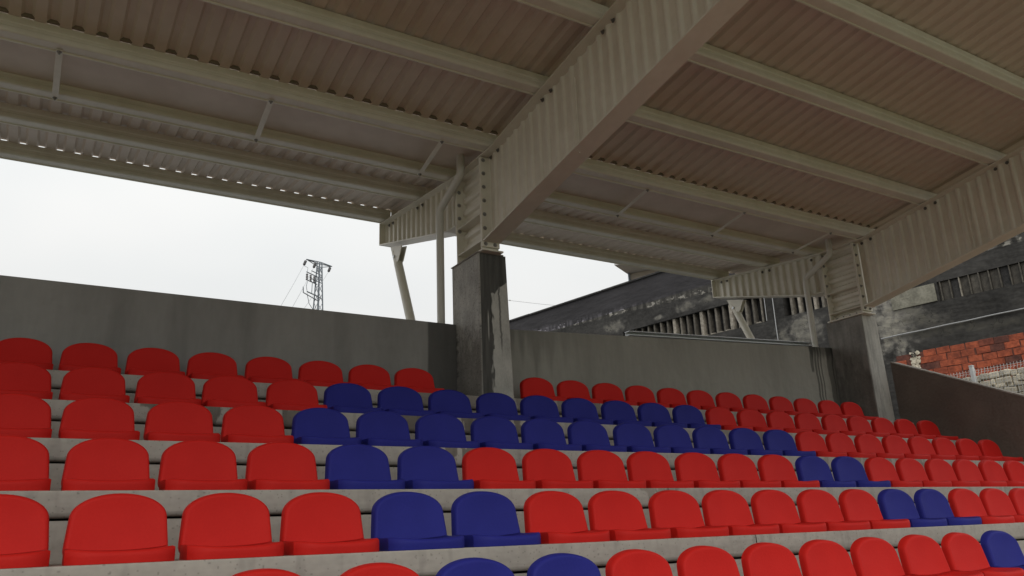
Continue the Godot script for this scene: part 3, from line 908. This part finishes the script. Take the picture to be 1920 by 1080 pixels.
func build_burnt_building() -> void:
	var o := thing("burnt_building", "soot-blackened derelict building with a slatted opening band beyond the right end", "building")
	var st := mb()
	# openings: s0, s1, y0, y1
	var ops := [[5.15, 9.45, 4.93, 5.58], [3.5, 4.68, 4.93, 5.5], [-0.5, 1.38, 4.49, 4.88]]
	var ss := [-1.6, -0.5, 1.38, 3.5, 4.68, 5.15, 9.45, 14.8]
	for i in ss.size() - 1:
		var a: float = ss[i]
		var b: float = ss[i + 1]
		var cut := []
		for op in ops:
			if absf(op[0] - a) < 0.01: cut = op
		if cut.is_empty():
			fquad(st, a, b, -1.3, 6.9, 0)
		else:
			fquad(st, a, b, -1.3, cut[2], 0)
			fquad(st, a, b, cut[3], 6.9, 0)
			freveal(st, a, b, cut[2], cut[3], 0.32)
	# roof edge and left return
	st.generate_normals()
	st.generate_tangents()
	var fm := textured(facade_texture(), 0.92, 0.6)
	part("wall", st.commit(), fm, o)
	for op in ops:
		var bk := mb()
		fbox(bk, (op[0] + op[1]) * 0.5, (op[2] + op[3]) * 0.5, -0.36, op[1] - op[0] + 0.2, op[3] - op[2] + 0.2, 0.06, 0.0)
		part("dark_interior", done(bk), M.char, o)
	var rf := mb()
	fbox(rf, 6.6, 6.895, -2.5, 16.4, 0.02, 5.0, 0.0)
	fbox(rf, 14.81, 2.8, -2.5, 0.02, 8.2, 5.0, 0.0)
	fbox(rf, 6.6, 2.8, -5.0, 16.4, 8.2, 0.02, 0.0)
	part("roof", done(rf), M.char, o)
	# coping slab with an uneven edge
	for i in 11:
		var cp := mb()
		fbox(cp, -1.0 + 1.48 * i, 6.9 + rng.randf_range(-0.006, 0.006), 0.0, 1.46, 0.05, 0.10, 0.006)
		part("coping", done(cp), M.char, o)
	# slats
	var s := 5.26
	var i := 0
	while s < 9.4:
		var pale: int = [2, 1, 2, 2, 3, 1, 2, 1, 3, 1, 1, 2, 3, 1, 2, 1, 1, 0, 1, 1][i % 20]
		var m := mb()
		var wd := 0.05 if pale < 3 else 0.085
		fbox(m, s, 5.255, -0.12, wd, 0.65, 0.16, 0.006)
		part("slat", done(m), M.slat[pale], o)
		if rng.randf() < 0.75:
			var sl := mb()
			fbox(sl, s + 0.11, 4.945, -0.07 + rng.randf() * 0.03, 0.12, 0.03, 0.10, 0.006)
			part("sill_block", done(sl), M.slat[3 if rng.randf() < 0.55 else 1], o)
		s += rng.randf_range(0.195, 0.225)
		i += 1
	s = 3.58
	while s < 4.66:
		var m := mb()
		fbox(m, s, 5.215, -0.12, 0.055, 0.57, 0.16, 0.006)
		part("slat", done(m), M.slat[2 if rng.randf() < 0.6 else 3], o)
		s += 0.185
	# right-hand band: dark panels with open joints
	s = -0.42
	i = 0
	while s < 1.36:
		var m := mb()
		fbox(m, s + 0.075, 4.685, -0.07, 0.15, 0.385, 0.05, 0.008)
		part("panel", done(m), M.slat[[0, 0, 0, 1, 0, 0, 1, 0, 1, 0, 0][i % 11]] if i % 5 != 3 else M.char, o)
		var r := mb()
		fbox(r, s + 0.163, 4.685, -0.05, 0.018, 0.385, 0.10, 0.003)
		part("rib", done(r), M.slat[3] if i == 7 else M.slat[1], o)
		s += 0.176
		i += 1
	# blocked-up opening of pale blocks
	for a in 3:
		for b in 2:
			var m := mb()
			fbox(m, 1.57 + 0.29 * a, 4.6 + 0.18 * b, 0.004 + rng.randf() * 0.008, 0.289, 0.179, 0.03, 0.002, rng.randf_range(-0.004, 0.004))
			part("block", done(m), M.block, o)
	# conduits
	var c := mb()
	var pts := []
	for k in 9: pts.append(fpt(2.62 - 0.42 * k, 3.985 + 0.004 * k + (0.006 if k % 2 else 0.0), 0.04))
	tube(c, pts, 0.013, 10)
	part("conduit", done(c), M.conduit, o)
	c = mb()
	tube(c, [fpt(4.91, 5.6, 0.03), fpt(4.915, 4.8, 0.03), fpt(4.91, 3.6, 0.03)], 0.011, 10)
	part("conduit", done(c), M.conduit, o)
	c = mb()
	tube(c, [fpt(5.12, 5.6, 0.03), fpt(5.125, 4.93, 0.03)], 0.009, 8)
	part("conduit", done(c), M.conduit, o)
	# exposed hollow bricks where the render has fallen away
	var bkg := mb()
	fbox(bkg, 0.85, 3.1, 0.0, 3.1, 0.96, 0.03, 0.0)
	part("mortar_bed", done(bkg), M.brick[3], o)
	var bl := 0.245
	var bh := 0.122
	for row in 8:
		var y := 2.62 + row * (bh + 0.009)
		var off := (0.0 if row % 2 == 0 else 0.13) + rng.randf_range(-0.03, 0.03)
		var k := 0
		var sb := -0.7 + off
		while sb < 2.52:
			var top_edge := 3.70 + 0.07 * sin(sb * 3.1) - 0.03 * cos(sb * 7.7)
			var left_edge := 2.46 - 0.12 * (row % 2)
			if y + bh * 0.5 < top_edge + 0.03 and sb + bl * 0.5 < left_edge and not (absf(sb - 2.02) < 0.13 and y > 3.2 and y < 3.62):
				var m := mb()
				fbox(m, sb + rng.randf_range(-0.012, 0.012), y + rng.randf_range(-0.006, 0.006), rng.randf_range(-0.012, 0.004), bl * rng.randf_range(0.93, 1.03), bh * rng.randf_range(0.96, 1.03), 0.06, rng.randf_range(0.002, 0.006), rng.randf_range(-0.02, 0.02))
				var dark := 0.06 + 0.35 * smoothstep(3.45, 3.7, y) + (0.3 if sb < 0.9 and sb > 0.3 and y > 3.3 else 0.0)
				var id := 0
				if rng.randf() < dark: id = rng.randi_range(2, 3)
				else: id = rng.randi_range(0, 1)
				part("brick", done(m), M.brick[id], o)
			sb += bl + 0.009
			k += 1
	# broken pale lime patch with an open hollow brick
	for k in 36:
		var m := mb()
		var py := 3.14 + 0.44 * rng.randf()
		fbox(m, 2.04 - 0.12 * (py - 3.3) + rng.randf_range(-0.045, 0.045) * (1.0 + 2.0 * (py - 3.14)), py, 0.026 + rng.randf_range(0, 0.010), rng.randf_range(0.03, 0.09), rng.randf_range(0.04, 0.08), 0.016, 0.006, rng.randf_range(-0.7, 0.7))
		part("lime_chunk", done(m), M.stone[rng.randi_range(0, 2)], o)
	for a in 2:
		for b in 2:
			var m := mb()
			fbox(m, 2.02 + 0.05 * a, 3.52 + 0.045 * b, 0.05, 0.034, 0.03, 0.012, 0.002)
			part("brick_cell", done(m), M.char, o)

func build_fence_and_rubble() -> void:
	var o := thing("mesh_fence", "white welded wire fence with a square post in front of the rubble wall", "fence", Vector3(13.5, 0, -4.08))
	var p := mb()
	bx(p, Vector3(0, 2.0, 0), Vector3(0.06, 1.64, 0.06), 0.005)
	bx(p, Vector3(0, 2.83, 0), Vector3(0.066, 0.016, 0.066), 0.004)
	part("post", done(p), M.white_paint, o)
	p = mb()
	bx(p, Vector3(0, 2.0, 2.5), Vector3(0.06, 1.64, 0.06), 0.005)
	part("post", done(p), M.white_paint, o)
	var w := mb()
	var z := -1.2
	while z < 2.5:
		tube(w, [Vector3(0, 1.3, z), Vector3(0, 2.64, z), Vector3(-0.03, 2.67, z), Vector3(0, 2.70, z), Vector3(0, 2.77, z)], 0.0032, 5)
		z += 0.052
	for y in [1.6, 1.8, 2.0, 2.2, 2.3, 2.4, 2.5, 2.6, 2.64, 2.705, 2.74]:
		tube(w, [Vector3(0.004, y, -1.2), Vector3(0.004, y, 2.5)], 0.0032, 5)
	part("wire_mesh", done(w), M.white_paint, o)
	var r := thing("rubble_wall", "pale limestone rubble wall seen through the white wire fence", "wall", Vector3(14.35, 0, -4.0))
	var b := mb()
	bx(b, Vector3(0.2, 0.9, 0.2), Vector3(0.3, 3.5, 4.4))
	part("core", done(b), mat(0.95, lin(0.33, 0.28, 0.2)), r)
	var yy := 2.02
	while yy < 2.74:
		var hh := rng.randf_range(0.05, 0.12)
		var zz := -1.0
		while zz < 2.3:
			var ww := rng.randf_range(0.06, 0.22)
			var s := mb()
			var bs := Basis.from_euler(Vector3(rng.randf_range(-0.12, 0.12), rng.randf_range(-0.15, 0.15), rng.randf_range(-0.1, 0.1)))
			bx(s, Vector3.ZERO, Vector3(0.14, hh * 0.94, ww * 0.94), 0.014, Transform3D(bs, Vector3(0.04 + rng.randf_range(-0.03, 0.03), yy + hh * 0.5 + rng.randf_range(-0.02, 0.02), zz + ww * 0.5)))
			part("stone", done(s), M.stone[rng.randi_range(0, 3)], r)
			zz += ww
		yy += hh

func build_house() -> void:
	var corner := Vector3(19.5, 0, -19.62)
	var o := thing("house", "beige house with an overhanging grey eave peeping over the burnt building's roof", "house", corner)
	var away := Vector3(0.6467, 0, -0.763).rotated(Vector3.UP, -0.36)
	var a := Vector3(-away.z, 0, away.x)
	var st := mb()
	var bs := Basis(a, Vector3.UP, -away)
	bx(st, Vector3.ZERO, Vector3(9, 11.2, 8), 0.0, Transform3D(bs, a * 4.5 + away * 4.0 + Vector3(0, 4.3, 0)))
	part("wall", done(st), M.house, o)
	st = mb()
	bx(st, Vector3.ZERO, Vector3(9.1, 0.16, 10.5), 0.02, Transform3D(bs, a * 4.5 + away * 4.0 + Vector3(0, 9.99, 0)))
	part("eave", done(st), M.soffit, o)
	st = mb()
	tube(st, [-away * 0.08 + a * 0.06 + Vector3(0, 2, 0), -away * 0.08 + a * 0.06 + Vector3(0, 9.9, 0)], 0.045, 10)
	part("downpipe", done(st), M.pylon, o)
	st = mb()
	var c := a * 4.5 + away * 4.0
	var ap := c + Vector3(0, 11.2, 0)
	var q := []
	for e in [[-4.55, -5.25], [4.55, -5.25], [4.55, 5.25], [-4.55, 5.25]]: q.append(c + a * e[0] + away * e[1] + Vector3(0, 10.07, 0))
	for k in 4: tri(st, q[k], ap, q[(k + 1) % 4])
	part("roof", done(st), M.brick[2], o)

func build_pylon() -> void:
	var base := Vector3(27.4, -1.25, -82.5)
	var o := thing("lattice_pylon", "grey lattice electricity pylon with a crossarm, standing far behind the wall", "pylon", base)
	var ht := 32.4
	var legs := []
	var hw := func(y: float) -> float: return lerpf(1.25, 0.18, clampf(y / ht, 0, 1))
	var rot := Basis(Vector3.UP, 0.55)
	var C := func(k: int, y: float) -> Vector3:
		var s: float = hw.call(y)
		return rot * Vector3(s * (1 if k in [1, 2] else -1), y, s * (1 if k > 1 else -1))
	for k in 4:
		var st := mb()
		tube(st, [C.call(k, 0), C.call(k, ht)], 0.075, 6)
		part("leg", done(st), M.pylon, o)
	var br := mb()
	var y := 20.0
	var flip := false
	while y < ht - 0.4:
		var y2 := minf(y + 1.1, ht)
		for k in 4:
			var k2 := (k + 1) % 4
			if flip: tube(br, [C.call(k, y), C.call(k2, y2)], 0.035, 4)
			else: tube(br, [C.call(k2, y), C.call(k, y2)], 0.035, 4)
		flip = not flip
		y = y2
	part("bracing", done(br), M.pylon, o)
	# crossarm
	var l := Vector3(26.05, 31.5, -82.9) - base
	var r := Vector3(29.4, 31.5, -84.1) - base
	l = l + (l - r) * 0.02
	var mid := (l + r) * 0.5
	var ca := mb()
	var side := (r - l).normalized().cross(Vector3.UP) * 0.28
	tube(ca, [l, mid + side, r], 0.06, 6)
	tube(ca, [l, mid - side, r], 0.06, 6)
	tube(ca, [l, mid + Vector3(0, -0.55, 0), r], 0.05, 6)
	for k in 6:
		var f := (k + 1) / 7.0
		var pp := l.lerp(r, f)
		tube(ca, [pp + side * (1 - absf(2 * f - 1)), pp - side * (1 - absf(2 * f - 1))], 0.03, 4)
	part("crossarm", done(ca), M.pylon, o)
	var ends := []
	for f in [0.0, 0.37, 0.95]:
		var a := l.lerp(r, f)
		var dirn := Vector3(-0.35, -0.8, 0.35).normalized()
		var ins := mb()
		tube(ins, [a, a + dirn * 0.35], 0.03, 6)
		for k in 5:
			tube(ins, [a + dirn * (0.35 + 0.13 * k), a + dirn * (0.43 + 0.13 * k)], 0.16, 10, 0.13)
			tube(ins, [a + dirn * (0.43 + 0.13 * k), a + dirn * (0.48 + 0.13 * k)], 0.06, 8)
		part("insulator", done(ins), M.ceramic, o)
		ends.append(a + dirn * 1.1)
	# switch frame and lower bracket on the left flank
	var left := rot * Vector3(-1, 0, 0)
	var fwd := rot * Vector3(0, 0, 1)
	var sw := mb()
	for yy in [30.65, 29.75]:
		tube(sw, [left * 0.3 + Vector3(0, yy, 0), left * 2.1 + Vector3(0, yy + 0.1, 0)], 0.06, 6)
		tube(sw, [left * 0.3 + fwd * 0.7 + Vector3(0, yy, 0), left * 2.1 + fwd * 0.7 + Vector3(0, yy + 0.1, 0)], 0.05, 6)
	part("switch_frame", done(sw), M.pylon, o)
	for k in 3:
		var sf := mb()
		var q := left * (0.8 + 0.6 * k) + Vector3(0, 29.72, 0)
		for j in 4: tube(sf, [q + Vector3(0, 0.12 + 0.2 * j, 0), q + Vector3(0, 0.24 + 0.2 * j, 0)], 0.15, 8, 0.1)
		part("fuse", done(sf), M.ceramic, o)
	var lb := mb()
	tube(lb, [left * 0.2 + Vector3(0, 28.4, 0), left * 1.9 + Vector3(0, 28.5, 0)], 0.07, 6)
	tube(lb, [left * 0.2 + Vector3(0, 27.9, 0), left * 2.5 + Vector3(0, 28.25, 0), left * 2.55 + Vector3(0, 28.9, 0)], 0.06, 6)
	tube(lb, [left * 0.2 + fwd * 0.6 + Vector3(0, 28.0, 0), left * 1.6 + fwd * 0.6 + Vector3(0, 28.2, 0)], 0.06, 6)
	part("lower_bracket", done(lb), M.pylon, o)
	var jc := mb()
	tube(jc, [ends[0], left * 1.9 + Vector3(0, 31.3, 0), left * 2.0 + Vector3(0, 30.7, 0)], 0.022, 4)
	tube(jc, [left * 1.9 + Vector3(0, 29.7, 0), left * 2.05 + Vector3(0, 29.1, 0), left * 1.9 + Vector3(0, 28.5, 0)], 0.03, 4)
	tube(jc, [left * 1.1 + Vector3(0, 29.7, 0), left * 1.15 + Vector3(0, 28.4, 0)], 0.04, 4)
	tube(jc, [left * 1.9 + Vector3(0, 28.3, 0), left * 1.5 + Vector3(0, 27.2, 0), left * 0.7 + Vector3(0, 26.6, 0), left * 0.5 + Vector3(0, 25.0, 0)], 0.035, 4)
	part("jumper_cable", done(jc), M.pylon, o)
	# the three lines running down to the left
	var goal := [Vector3(15.67, 17.39, -54.68), Vector3(16.48, 17.34, -54.45), Vector3(17.29, 17.28, -54.22)]
	for k in 3:
		var st := mb()
		var a: Vector3 = ends[k] + base
		var b: Vector3 = goal[k] + (goal[k] - a) * 0.5
		var pts := []
		for j in 13:
			var f := j / 12.0
			pts.append(a.lerp(b, f) + Vector3(0, -0.12 * sin(PI * f), 0) - a)
		tube(st, pts, 0.016, 5)
		var wn := thing("power_line", "thin power line falling from the %s insulator of the pylon" % ["left", "middle", "right"][k], "cable", a, "power lines of the pylon")
		part("wire", done(st), M.wire, wn)
	var st2 := mb()
	var wl := Vector3(30.0, 17.7, -47.5)
	var wr := Vector3(36.5, 16.9, -44.5)
	tube(st2, [Vector3.ZERO, (wr - wl) * 0.5 + Vector3(0, -0.05, 0), wr - wl], 0.012, 5)
	var w2 := thing("overhead_cable", "thin overhead cable in the sky right of the stained pier", "cable", wl)
	part("wire", done(st2), M.wire, w2)
	var kn := mb()
	tube(kn, [(wr - wl) * 0.14, (wr - wl) * 0.15], 0.05, 8)
	part("connector", done(kn), M.wire, w2)

func build_channel() -> void:
	var o := thing("steel_channel", "galvanised steel channel lying on top of the wall before the far pier", "channel", Vector3(6.9, 2.905, -4.93))
	var st := mb()
	# a long shallow U on its side, laid along the top of the wall
	var L := 3.66
	var sl := 0.0461
	for e in [[0.058, 0.006, 0.0], [0.008, 0.006, 0.0]]:
		var q := [Vector3(0, e[0], 0.05), Vector3(L, e[0] + sl * L, 0.05)]
		var b: Vector3 = q[1] - q[0]
		bx(st, Vector3.ZERO, Vector3(b.length(), 0.012, 0.10), 0.002, Transform3D(Basis(Vector3(0, 0, 1), atan2(b.y, b.x)), (q[0] + q[1]) * 0.5))
	part("flange", done(st), M.zinc, o)
	st = mb()
	bx(st, Vector3.ZERO, Vector3(L, 0.05, 0.006), 0.001, Transform3D(Basis(Vector3(0, 0, 1), atan(sl)), Vector3(L * 0.5, 0.033 + sl * L * 0.5, 0.01)))
	part("web", done(st), M.zinc, o)

func build_ground() -> void:
	var g := mb()
	quad(g, Vector3(-700, -1.26, -700), Vector3(700, -1.26, -700), Vector3(700, -1.26, 700), Vector3(-700, -1.26, 700))
	tag(part("ground", done(g), M.earth, self), "", "", "", "structure")
	g = mb()
	quad(g, Vector3(-45, -1.252, 9), Vector3(55, -1.252, 9), Vector3(55, -1.252, 75), Vector3(-45, -1.252, 75))
	tag(part("pitch", done(g), M.turf, self), "", "", "", "structure")
	g = mb()
	bx(g, Vector3(2, -1.24, -18), Vector3(24, 0.03, 26), 0.01)
	tag(part("yard", done(g), M.yard, self), "", "", "", "structure")
	g = mb()
	bx(g, Vector3(2, -1.236, 3.4), Vector3(22, 0.04, 4.6), 0.01)
	tag(part("pavement", done(g), M.paving, self), "", "", "", "structure")

# ------------------------------------------------------------------
func _ready() -> void:
	rng.seed = 20240607
	# camera
	var cam := Camera3D.new()
	cam.name = "camera"
	cam.position = Vector3(0.10058, 0.40658, 3.26725)
	cam.rotation_order = EULER_ORDER_YXZ
	cam.rotation = Vector3(0.298274, -0.553069, -0.039436)
	cam.fov = 39.116
	cam.near = 0.05
	cam.far = 1500.0
	add_child(cam)
	cam.current = true
	# overcast sky
	var env := Environment.new()
	env.background_mode = Environment.BG_SKY
	# standard overcast: dimmer towards the horizon, soft uneven cloud
	var sw := 512
	var sh := 256
	var simg := Image.create(sw, sh, false, Image.FORMAT_RGBF)
	var sn := noise(900, 0.9, 4)
	for y in sh:
		var el := PI * (0.5 - (y + 0.5) / sh)
		for x in sw:
			var az := TAU * x / sw
			var dv := Vector3(cos(el) * cos(az), sin(el) * 2.2, cos(el) * sin(az))
			var n := sn.get_noise_3dv(dv * 1.1) + 0.5 * sn.get_noise_3dv(dv * 3.3 + Vector3(7, 0, 3))
			var l := 0.69 * (1.0 + 0.9 * maxf(sin(el), 0.0)) * (1.0 + 0.09 * n)
			var b := clampf(0.5 - n, 0.0, 1.0)
			simg.set_pixel(x, y, Color(l * lerpf(1.0, 0.965, b), l * lerpf(1.0, 0.995, b), l * lerpf(0.985, 1.0, b)))
	var sm := PanoramaSkyMaterial.new()
	sm.panorama = ImageTexture.create_from_image(simg)
	var sky := Sky.new()
	sky.sky_material = sm
	env.sky = sky
	env.tonemap_mode = Environment.TONE_MAPPER_LINEAR
	env.tonemap_exposure = 1.0
	env.sdfgi_enabled = true
	env.ssao_enabled = true
	env.ssil_enabled = true
	var we := WorldEnvironment.new()
	we.name = "world_environment"
	we.environment = env
	add_child(we)
	# veiled sun high in front of the stand
	var sun := DirectionalLight3D.new()
	sun.name = "sun"
	sun.light_energy = 0.34
	sun.light_color = Color(1.0, 0.97, 0.93)
	sun.light_angular_distance = 30.0
	sun.shadow_enabled = true
	add_child(sun)
	sun.look_at_from_position(Vector3(-5, 9.5, 10), Vector3.ZERO, Vector3.UP)

	make_materials()
	build_ground()
	build_terrace()
	build_walls()
	build_pier(4.29, 0, "grey concrete pier with a dark water stain down its front, in mid picture")
	build_pier(10.98, 1, "plain grey-brown concrete pier by the end wall")
	build_roof()
	build_frame(FX, "white steel roof frame with corrugated web standing on the stained pier", 4.0)
	build_frame(FX + BAY, "white steel roof frame with corrugated web on the far pier by the end wall", 4.0)
	build_purlins()
	build_struts_and_pipes()
	build_channel()
	build_burnt_building()
	build_fence_and_rubble()
	build_house()
	build_pylon()
	build_seats()
